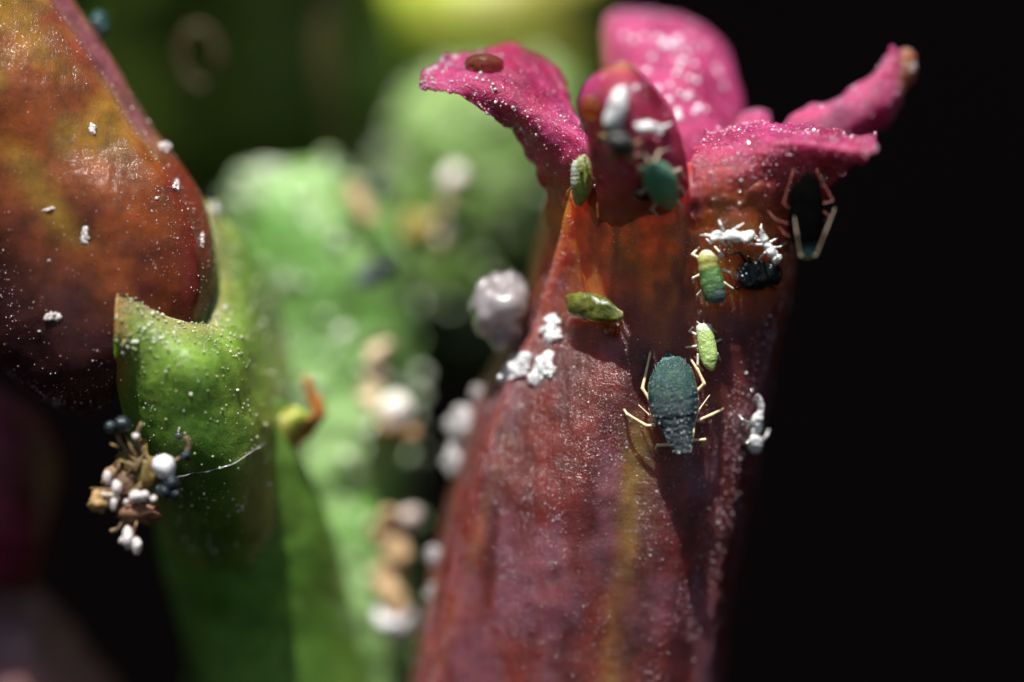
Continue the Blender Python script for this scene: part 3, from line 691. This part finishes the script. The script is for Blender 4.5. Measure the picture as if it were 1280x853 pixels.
for p in ([(1024, 240), (1029.4, 230.4), (1020.6, 213), (1028.5, 209.3)], [(1024, 256), (1041.7, 251.5), (1030, 231), (1024, 222)], [(1026, 262), (1037.3, 270.8), (1027, 278)],
          [(988, 262), (979.3, 255), (990, 218), (993.4, 210.2)], [(990, 282), (969, 274.4), (960, 263.8)], [(994, 300), (980, 292), (974, 284)]):
    Kd.limb('leg', p, 1.15, .7, M['leg'], PK)
for p in ([(1000, 320), (996, 292), (992.5, 268)], [(1020.6, 319), (1032, 290), (1044, 260)]): Kd.limb('antenna', p, 1.0, .6, M['leg'], (.34, .26, .20), h0=.34, hm=.1, h1=.25)
for p in ([(1027, 228), (1031, 221)],): Kd.limb('siphunculus', p, 2.2, 1.6, M['leg'], (.012, .012, .012), h0=.2, h1=.2)
for x in (1001, 1019):
    v, f = blob(P((x, 320, Kd.base[-1] - .34)), .022, 2, .05); mesh('eye', v, f, M['black'], Kd.root, (.25, .22, .12))

# pale green aphid with one dark eye spot, seen from the side
st = [(724.8, 195.8, 4), (727, 199.5, 9), (726.6, 207.5, 12.6), (727, 217, 14), (727, 228, 14), (726.2, 239, 12), (724, 249.5, 8.5), (722.7, 257, 4)]
E1 = Bug('aphid', st, 'pale olive green aphid with a black eye spot at the foot of the left petal', 'aphid', 'aphids on the flower', lift=(12, 12), thick=.8)
_, bv = E1.body(M['aphid'], lambda t, th, A: mixc(mixc((.40, .42, .22), (.27, .32, .06), sst(.1, .4, t)), (.62, .66, .60), (1 - sst(717, 724, A[..., 0])) * (1 - sst(.55, .7, t)) * .9), n=70, m=40, amp=.006, ns=14,  # left flank painted paler as its sunlit side
                groove=lambda t, th: ringg(9, .07, .05, .75)(t, th) * (np.cos(th) > .1))
v, f = blob(P((726.7, 215.7, E1.base[3] - .24)), .026, 2, .05); mesh('eye', v, f, M['black'], E1.root, (.01, .008, .008))
for p in ([(730, 198), (740, 190), (738.6, 183)], [(738, 216), (747.5, 207.5), (747, 200)]): E1.limb('antenna', p, .8, .6, M['leg'], (.16, .09, .05), h0=.14)
for p in ([(738, 221), (744, 224), (746, 229)], [(737, 230), (742, 233)], [(716, 232), (710, 240), (708, 245)]): E1.limb('leg', p, 1.5, 1.0, M['leg'], (.5, .36, .2))

# olive translucent aphid lying across, in front of its long shadow
st = [(707, 378, 5), (710, 377.8, 10), (718, 379.5, 14.5), (732, 382, 17), (746, 385.5, 17), (760, 390, 13.5), (771, 393, 9), (779, 392, 3.5)]
T1 = Bug('aphid', st, 'olive green translucent aphid lying crosswise on the left of the tube', 'aphid', 'aphids on the flower', lift=(22, 26), thick=.75)
_, bv = T1.body(M['olive'] if 'olive' in M else M.setdefault('olive', mat('olive_cuticle', rough=.16, sss=.6, rad=(1, .9, .2), sc=.12, bump=.45, bscale=14, coat=.6, croughness=.08, var=.45, vscale=9, glass=.35)),
                lambda t, th, A: mixc(mixc((.10, .12, .015), (.20, .22, .03), sst(-.2, .4, fbm(A / 100, 9, 3, 2))), (.34, .34, .12), sst(.75, 1, t)), n=70, m=40, amp=.025, ns=11)
for p in ([(722, 393), (730, 400), (742, 402)], [(744, 400), (756, 405), (766, 414)], [(758, 402), (770, 410), (768, 420)], [(770, 396), (778, 404), (770, 414)], [(712, 386), (706, 392), (702, 398)], [(735, 366), (732, 350), (727, 340)]):
    T1.limb('leg', p, 1.8, 1.1, M['amber'], (.7, .35, .08), h0=.2)
v, f = blob(P((766, 414, T1.d0(766, 414) - .06)), .10, 3, .5, seed=4, squash=(1, .8, .8)); mesh('dried_fluid', v, f, M['amber'], T1.root)

# blurred green aphid in front of the middle petal
st = [(813, 204, 8), (816, 210, 15), (822, 220, 20), (828, 232, 20.5), (834, 246, 17), (838, 256, 10), (840, 262, 4)]
Q = Bug('aphid', st, 'blurred emerald green aphid below the middle petal, closest to the viewer', 'aphid', 'aphids on the flower', lift=(16, 20), thick=.8)
Q.body(M['aphid'], lambda t, th, A: mixc(mixc((.05, .30, .15), (.09, .26, .03), sst(.5, .9, t)), (.16, .30, .22), .7 * sst(0, .4, fbm(A / 100, 6, 3, 5))), n=50, m=32, amp=.01, ns=9)
for p in ([(812, 212), (800, 208), (797, 220)], [(812, 234), (802, 240), (800, 252)], [(838, 216), (850, 212), (856, 224)], [(842, 230), (853, 236), (858, 248)], [(822, 252), (815, 262), (822, 270)], [(844, 248), (852, 258), (848, 268)]):
    Q.limb('leg', p, 2.2, 1.5, M['leg'], (.62, .42, .36))
for p in ([(818, 203), (824, 190), (836, 186)], [(812, 203), (804, 192), (794, 196)]): Q.limb('antenna', p, 1.8, 1.2, M['leg'], (.6, .45, .35))

# black aphid with white wax on the middle petal
st = [(762, 164, 4), (765, 168, 11), (772, 176, 16), (781, 183, 15), (789, 188, 9), (793, 190, 4)]
Z = Bug('aphid', st, 'black aphid with a white wax tuft on the dark middle petal', 'aphid', 'aphids on the flower', lift=(14, 14), thick=.8)
Z.body(M['black'], (.01, .01, .01), n=40, m=28, amp=.02, ns=9)
for pts, rr in (([(766, 166), (768, 145), (776, 122), (782, 108)], (10, 16, 13, 6)), ([(796, 162), (810, 160), (826, 164), (838, 156)], (8, 7, 6, 3))):
    W = [(x, y, Z.d0(x, y) - .10) for x, y in pts]; v, f = rod(P(W), np.array(rr) / 100 * .8, 12, 8); v = v + .07 * np.stack([fbm(v, 9, 3, 1), fbm(v, 9, 3, 2), fbm(v, 9, 3, 3)], 1)
    mesh('wax_tuft', v, f, M['wax'], Z.root, (.86, .86, .88))
for p in ([(768, 186), (764, 194), (770, 200)], [(784, 190), (786, 200), (792, 204)], [(788, 180), (798, 178), (806, 184)], [(764, 172), (752, 170), (748, 178)]): Z.limb('leg', p, 2.4, 1.6, M['leg'], (.35, .26, .12))

# white shed skins
def skin(st, legs, label, lift=(14, 14), name='shed_skin', depth=None, lh=.03):
    B = Bug(name, st, label, 'shed skin', 'white skins shed by aphids', lift=lift, thick=.62, depth=depth)
    B.st[:, 2] *= .86
    B.body(M['shell'], (.9, .9, .89), n=90, m=36, amp=.032, ns=10, groove=lambda t, th: ringg(9, .10, .05, .95)(t, th) + .25 * (g(t - .38, .04) + g(t - .68, .03)))
    for i, p in enumerate(legs): B.limb('leg', p, 2.2, 1.0, M['shell'], (.9, .9, .89), hm=.06, h1=lh)
    return B
skin([(888, 297, 2.5), (890, 296.5, 6), (897, 294, 7.5), (905, 296, 6.5), (914, 293.5, 7.5), (922, 297, 8.5), (931, 297, 8.5), (938, 293, 6), (943, 291, 2.5)],
     [[(904, 288), (901, 281), (898.6, 275)], [(916, 288), (922, 284), (930, 279)], [(891, 301), (888, 304), (883, 298.6)], [(899, 299), (904, 304), (908, 308)], [(912, 298), (911, 304), (915, 308)], [(889, 295), (882, 294), (875, 294.5)], [(940, 294), (945, 296), (949.5, 298.5)], [(935, 299), (938, 304), (936, 307)]],
     'white shed skin lying level above the green nymph')
skin([(952.5, 289, 2.5), (953, 292, 4.5), (956.8, 301, 6.5), (961.8, 311, 7), (967.5, 320, 9), (972, 326.5, 8), (974, 329, 3.5)],
     [[(953, 306), (944, 306), (936.3, 305)], [(958, 315), (952, 320), (947, 327.3)], [(954, 300), (948, 301), (943, 298)], [(963, 303), (968, 300), (973, 297.7)], [(967, 310), (975, 309), (984, 303)], [(953, 291), (951, 285), (952, 279.7)]],
     'white shed skin slanting down onto the black shrivelled aphid', lift=(24, 48))
skin([(945, 493.5, 2.5), (946.5, 496, 4.2), (949.6, 501, 5), (951.6, 510.5, 5.5), (947.5, 523, 8), (947, 533, 8), (944.8, 542, 7), (944, 552.5, 11), (944, 561, 10), (943.4, 567, 4)],
     [[(940, 531.6), (928, 524.6), (920.5, 515)], [(938, 543), (923.5, 549), (908.8, 554.5)], [(953, 550), (958, 545), (961, 537)], [(940, 548), (934, 553), (930, 556)]],
     'white shed skin standing alone at the lower right, near the dark edge', lift=(32, 66), lh=.22)

# ------------------------------------------------------------------ wax, dew and drops on the flower
def clump(px, py, w_, h_, n, label, name='wax_clump', rot=0., d=None, mt=None, r=(.008, .034), group='white wax clumps', cat='wax clump', col=(.86, .86, .88)):
    L = []; dd = surf(px, py, d) if d is None else d; n = int(n * 1.6)
    for k in range(5):
        e = (k - 2) / 2 * .36; u, v = (e * w_, 0) if w_ > h_ else (0, e * h_)
        x = px + u * math.cos(rot) - v * math.sin(rot); y = py + u * math.sin(rot) + v * math.cos(rot)
        z = surf(x, y, dd); z = dd if (z is None or abs(z - dd) > .5) else z
        L.append(blob(P((x, y, z)), min(w_, h_) / 100 * .36, 3, 1.0, seed=k + px, squash=(1, .35, 1)))
    for i in range(n):
        rr = (r[0] + (r[1] - r[0]) * rng.random() ** 2.2)
        a = rng.random() * 2 * np.pi; q = math.sqrt(rng.random()) * (.80 + .22 * math.sin(a * 3 + px) + .12 * math.sin(a * 5 + py))
        u, v = q * math.cos(a) * w_ / 2, q * math.sin(a) * h_ / 2
        x = px + u * math.cos(rot) - v * math.sin(rot); y = py + u * math.sin(rot) + v * math.cos(rot)
        z = surf(x, y, dd); z = dd if (z is None or abs(z - dd) > .5) else z
        L.append(blob(P((x, y, z - rr * (.2 + .9 * rng.random()))), rr, 2, 1.1, seed=i * 1.7 + px, squash=(.7 + .7 * rng.random(), .8, .6 + .8 * rng.random())))
    V, F, _ = join(L)
    o = mesh(name, V, F, mt or M['wax'], None, col, loc=P((px, py, dd))); tag(o, label, cat, group); return o
clump(645, 461, 46, 26, 150, 'largest white wax clump, long, on the left ridge of the tube', rot=-.75)
clump(690, 413, 26, 30, 90, 'small white wax clump nearest the olive aphid')
clump(680, 461, 28, 38, 110, 'white wax clump just right of the longest one', rot=.5)
def bead(pts, label, mt='frost', am=.75, name='wax_bead', group='wax beads along the left edge of the tube', cat='wax bead', col=(.86, .86, .9)):
    L = [blob(P((x, y, d)), r / 100, 4, am, seed=x * .1, squash=(1, .9, k)) for x, y, d, r, k in pts]
    V, F, _ = join(L); o = mesh(name, V, F, M[mt], None, col, loc=P(pts[0][:3])); return tag(o, label, cat, group)
M['greylump'] = mat('grey_wax_lump', col=(.60, .55, .57), rough=.12, sss=.6, rad=(1, 1, 1), sc=.3, glass=.6, bump=.25, bscale=5, var=.2, coat=1, croughness=.06)
M['greywax'] = mat('grey_wax', col=(.62, .57, .60), rough=.2, sss=.8, rad=(1, 1, 1), sc=.25, glass=.45, bump=.3, bscale=6, cell=.2, cscale=9, var=.25, coat=1, croughness=.08)
bead([(624, 384, .95, 37, 1.15), (640, 362, 1.0, 22, .9), (628, 408, .95, 24, 1.2), (606, 382, .9, 18, 1)], 'big greyish wax lump at the left edge of the tube', 'greylump', am=.5)
bead([(578, 531, 1.9, 17, 1.3), (579, 545, 1.9, 13, 1)], 'egg shaped white wax bead, upper one of the touching pair')
bead([(566, 576, 1.9, 13, 1.4)], 'smaller white wax bead, lower one of the touching pair')
bead([(550, 744, 1.8, 16, .9), (549, 766, 1.8, 15, .7), (556, 752, 1.8, 12, 1)], 'lumpy two-lobed wax bead low on the left edge')
bead([(543, 694, 1.8, 11, 1.1)], 'small dull lilac wax bead between the egg pair and the lumpy bead', 'greywax')
bead([(597, 492, 1.8, 9, 1.3)], 'tiny grey wax bead above the egg shaped pair', 'greywax')
bead([(537, 828, 1.8, 13, 1.1)], 'dull wax bead lowest on the left edge of the tube', 'greywax')
def drop(px, py, rx, ry, label, mt='amber', name='honeydew_drop', cat='drop', group=None, d=None, flat=.6, rot=0., lift=.3, seed=1, amp=.08):
    dd = surf(px, py, d) if d is None else d
    if dd is None: return
    v, f = blob((0, 0, 0), 1, 3, amp, seed=seed, squash=(rx / 100, rx / 100 * flat, ry / 100), rot=rot)
    c = P((px, py, dd - rx / 100 * flat * lift)); o = mesh(name, v + c, f, M[mt], None, loc=c); return tag(o, label, cat, group)
drop(605, 80, 25, 13, 'flattened brown translucent drop lying on the left petal', mt='brown', lift=.5)
drop(741, 134, 15, 14, 'amber drop on the left edge of the dark middle petal', lift=.5)
drop(804, 244, 14, 11, 'dark brown blob as the shade of a hole beside the blurred emerald aphid', mt='dark', lift=.4) if 'dark' in M else None
M['dark'] = mat('hole_shade', col=(.06, .012, .006), rough=.15, coat=.5, var=.3, vscale=10, bump=.3, bscale=12)  # for a dark blob put in as the shade of a small hole
drop(803, 243, 14, 10, 'dark brown blob as the shade of a hole beside the blurred emerald aphid', mt='dark', lift=.3, rot=-.5)
drop(1052, 217, 6, 4, 'bright dewdrop under the tip of the right petal', mt='dew', name='dew_droplet', lift=.6)
_b = rng.random((16, 3))
for x, y, r_ in tuple((int(780 + 118 * a), int(38 + 105 * b), 4 + 3.5 * c) for a, b, c in _b if 780 + 118 * a > 830 - 40 * (b < .3) + 20 * b) + ((806, 46, 6), (822, 48, 7), (838, 58, 9), (847, 50, 9), (793, 50, 7), (853, 77, 8), (838, 106, 6), (846, 92, 7), (850, 84, 6), (808, 90, 8), (823, 112, 8), (836, 126, 8), (847, 148, 10), (847, 140, 8), (873, 136, 9), (860, 122, 8), (795, 110, 6), (858, 66, 6), (898, 92, 6), (905, 108, 5), (780, 45, 6), (880, 60, 5), (815, 72, 6), (862, 98, 6)):
    drop(x, y, r_ * .62, r_ * .62, 'round dewdrop shining on the bright back petal', mt='pearl', name='dew_droplet', group='dewdrops on the bright back petal', lift=.5, flat=.7, seed=x)

# crystals on the orange bud
clump(206, 184, 15, 13, 14, 'small crystal lump on the upper right edge of the orange bud', name='wax_crystal', mt=M['shard'], group='crystals on the orange bud', cat='crystal', r=(.01, .03))
clump(221, 233, 9, 13, 14, 'glinting crystal cluster on the right facet of the orange bud', name='wax_crystal', group='crystals on the orange bud', cat='crystal', r=(.01, .03), mt=M['shard'])
clump(68, 396, 18, 13, 16, 'flaky pale crystal low on the dark side of the orange bud', name='wax_crystal', group='crystals on the orange bud', cat='crystal', r=(.006, .022), mt=M['shard'])
clump(61, 262, 20, 4, 16, 'thin white streak crystal on the orange bud', name='wax_crystal', group='crystals on the orange bud', cat='crystal', r=(.006, .02), mt=M['shard'], rot=-.2)
clump(106, 295, 12, 20, 18, 'branched glassy crystal in the middle of the orange bud', name='wax_crystal', group='crystals on the orange bud', cat='crystal', r=(.006, .02), mt=M['shard'])
clump(115, 162, 12, 12, 18, 'round frosted spot high on the orange bud', name='wax_crystal', group='crystals on the orange bud', cat='crystal', r=(.006, .022), mt=M['shard'])
clump(253, 300, 5, 24, 10, 'upright glint crystal at the right edge of the orange bud', name='wax_crystal', group='crystals on the orange bud', cat='crystal', r=(.012, .028), mt=M['shard'])
clump(268, 262, 12, 12, 10, 'crystal at the upper tip of the calyx', name='wax_crystal', group='crystals on the orange bud', cat='crystal', r=(.015, .04), mt=M['shard'])
clump(124, 32, 22, 26, 10, 'teal glinting droplets off the upper edge of the orange bud', name='droplet_cluster', cat='droplets', group='droplet clusters', r=(.04, .08), d=1.2, mt=mat('teal_wax', col=(.04, .10, .10), rough=.1, coat=.6, var=.3))

# ------------------------------------------------------------------ withered bits on the blurred stalk
def cluster(name, label, cat, d, items, group=None):
    """items: (part name, colour, material, [(px,py,r,ddepth)...] as a rod or single lump)"""
    x, y, r_ = items[0][3][0][:3]; R_ = root(name, P((x, y, d)), label, cat, group)
    for nm, col, mt, pts in items:
        if len(pts) == 1:
            x, y, r_ = pts[0]; V, F = blob(P((x, y, d - r_ / 100 * .3)), r_ / 100, 3, .35, seed=x * .37)
        else:
            V, F = rod(P([(x, y, d - .1) for x, y, _ in pts]), np.array([q[2] for q in pts]) / 100, 14, 10)
            V = V + .17 * np.stack([fbm(V, 3.5, 4, 1), fbm(V, 3.5, 4, 2), fbm(V, 3.5, 4, 3)], 1)
        mesh(nm, V, F, M[mt], R_, col)
    return R_
TAN = (.52, .36, .20); OLV = (.32, .26, .06); WH = (.86, .80, .74)
HG = 'withered flower scraps on the blurred stalk'
cluster('withered_husk', 'withered olive husk with a cream knob, high between stalk and flower', 'husk', 4.1, [('body', OLV, 'husk', [(505, 270, 16), (520, 285, 26), (535, 295, 20)]), ('knob', WH, 'husk', [(568, 226, 19)]), ('strut', (.75, .62, .45), 'husk', [(545, 262, 9), (546, 285, 10), (550, 312, 9)]),
        ('strut', (.40, .28, .14), 'husk', [(566, 240, 9), (555, 258, 10), (540, 270, 9)]), ('dark_scale', (.02, .025, .02), 'black', [(572, 268, 10), (566, 290, 7)])], HG)
cluster('withered_husk', 'small tan husk beside a dark spot above the blurred stalk', 'husk', 3.7, [('body', TAN, 'husk', [(440, 240, 9), (452, 256, 14), (462, 272, 12)]), ('tip', (.35, .22, .1), 'husk', [(440, 236, 9)]), ('dark_scale', (.015, .02, .03), 'black', [(470, 226, 8), (482, 238, 15), (490, 246, 8)])], HG)
cluster('withered_husk', 'curled cream husk with a white blob on the right side of the stalk', 'husk', 2.9, [('curl', (.75, .60, .40), 'husk', [(490, 425, 10), (474, 440, 14), (462, 468, 12), (460, 495, 9), (466, 515, 9)]), ('blob', WH, 'husk', [(494, 516, 24)]), ('scale', (.35, .20, .08), 'husk', [(470, 520, 10), (490, 538, 14), (520, 540, 10)])], HG)
cluster('withered_husk', 'long tan husk with a bright white drop, lowest on the stalk', 'husk', 2.9, [('body', TAN, 'husk', [(488, 640, 14), (480, 665, 18), (492, 700, 16), (486, 735, 18), (495, 762, 18)]), ('knob', (.6, .5, .48), 'husk', [(512, 648, 15)]), ('white_drop', (.88, .88, .86), 'wax', [(493, 776, 25)]), ('brown_scale', (.25, .10, .03), 'husk', [(462, 655, 10), (474, 675, 10)])], HG)
cluster('bract', 'yellow bract with a curled brown tip in front of the stalk', 'bract', 1.55, [('base', (.36, .36, .06), 'green', [(318, 558, 12), (340, 545, 26), (362, 526, 24), (376, 508, 12)]), ('tip', (.36, .12, .02), 'husk', [(340, 566, 8), (366, 548, 12), (388, 526, 11), (396, 508, 8), (389, 478, 5)]), ('drop', (.6, .6, .3), 'dew', [(342, 538, 6)])])
cluster('aphid', 'blurred slate blue aphid slanting on the pale stalk', 'aphid', 3.05, [('body', (.035, .05, .075), 'aphid', [(450, 356, 5), (457, 351, 13), (472, 340, 16), (488, 329, 12), (497, 322, 5)])] + [('leg', (.05, .05, .05), 'leg', [(x, y, 3), (x + dx, y + dy, 2)]) for x, y, dx, dy in ((462, 342, -10, -12), (476, 332, -8, -12), (472, 352, 6, 12), (486, 342, 10, 10))], 'aphids on the flower')
o_v, o_f = rod(P([(x, y, (surf(x, y, 1.0) if x > 225 else -.4) - .015) for x, y in ((215, 600), (240, 592), (262, 589), (290, 580), (312, 567), (332, 553))]), np.array([.008, .010, .012, .012, .012, .008]), 8, 8)
tag(mesh('silk_thread', o_v + .02 * np.stack([fbm(o_v, 6, 3, 1), fbm(o_v, 6, 3, 2), fbm(o_v, 6, 3, 3)], 1), o_f, M['greywax'], None, (.7, .75, .6)), 'pale thread running from the dead insect to the yellow bract', 'thread')

# dead insect hung at lower left
IR = root('insect_remains', P((165, 600, -.45)), 'dead brown insect with glittering black droplets below the green calyx', 'insect remains')
def part(nm, px, py, r_, col, mt, d=1.0, squash=(1, 1, 1), amp=.9, rot=0.):
    v, f = blob(P((px, py, d - 1.45)), r_ / 100, 3, amp, seed=px * .21 + py, squash=squash, rot=rot); mesh(nm, v, f, M[mt], IR, col)
part('thorax', 176, 585, 22, (.16, .11, .03), 'husk', 1.05, (1, .8, 1.2)); part('abdomen', 176, 640, 22, (.22, .11, .06), 'husk', 1.05, (1.3, .8, .7)); part('wing_base', 152, 602, 20, (.20, .12, .07), 'husk', 1.0, (1.2, .5, .9))
part('head', 122, 627, 11, (.38, .24, .10), 'husk', .9); part('neck', 136, 622, 8, (.6, .5, .4), 'husk', .9, (1.6, 1, 1))
v, f = rod(P([(199, 570, -.62), (202, 578, -.62), (208, 590, -.62), (214, 601, -.62)]), np.array([.07, .15, .13, .03]), 4); mesh('wing_scale', v, f, M['wax'], IR, (.85, .88, .88))
for x, y, r_ in ((138, 534, 8), (153, 531, 11), (214, 604, 11), (208, 614, 9), (219, 618, 7), (200, 612, 6), (233, 570, 7), (223, 545, 5)): part('black_droplet', x, y, r_, (.01, .02, .025), 'black', .85, amp=.08)
for x, y, r_, q in ((170, 621, 9, 1), (180, 620, 7, 1), (192, 624, 5, 1), (146, 610, 7, 1.4), (142, 630, 5, 1.8), (134, 597, 6, 1.5), (158, 628, 4, 1), (170, 546, 5, 1), (160, 672, 8, 1.9), (171, 683, 7, 1.6), (153, 676, 5, 1), (135, 537, 4, 1)): part('pale_droplet', x, y, r_, (.75, .72, .68), 'shard', .85, (1, 1, q), amp=.3)
for p in ([(180, 570), (170, 550), (178, 528)], [(196, 590), (222, 575), (236, 560), (232, 545)], [(166, 575), (150, 552), (146, 536)], [(170, 655), (166, 668), (168, 685)], [(160, 640), (148, 660), (138, 665)]):
    v, f = rod(P([(x, y, -.5) for x, y in p]), np.full(len(p), .035), 8, 4); mesh('leg', v, f, M['husk'], IR, (.13, .09, .05))

for k in range(16):
    a = rng.random() * 6.28; q = 12 + 34 * rng.random(); x0, y0 = 172 + rng.normal() * 16, 606 + rng.normal() * 26
    v, f = rod(P([(x0, y0, -.5), (x0 + q * .5 * math.cos(a) + 4 * rng.normal(), y0 + q * .5 * math.sin(a), -.62), (x0 + q * math.cos(a), y0 + q * math.sin(a), -.5)]), np.array([.022, .015, .006]), 6, 5)
    mesh('fibre', v, f, M['husk'], IR, (.22, .15, .07))
# dim shapes far behind at upper left
th = np.linspace(.2, 5.4, 14); rg = [(250 + 34 * math.cos(a + 1.2) * .9 + 8 * math.sin(a), 72 + 36 * math.sin(a + 1.2), 3.4) for a in th]
v, f = rod(P(rg), np.full(14, .075), 10, 6); tag(mesh('dry_tendril', v, f, M['husk'], None, (.055, .038, .012)), 'dim curled dry tendril in the dark upper left background', 'tendril')
v, f = rod(P([(420, -30, 5.9), (402, 40, 5.9), (410, 120, 6.2), (420, 210, 6.8)]), np.array([.2, .16, .16, .2]), 12, 8); tag(mesh('dry_stalk', v, f, M['husk'], None, (.13, .11, .035)), 'dim olive stalk standing in the dark background', 'plant stem')
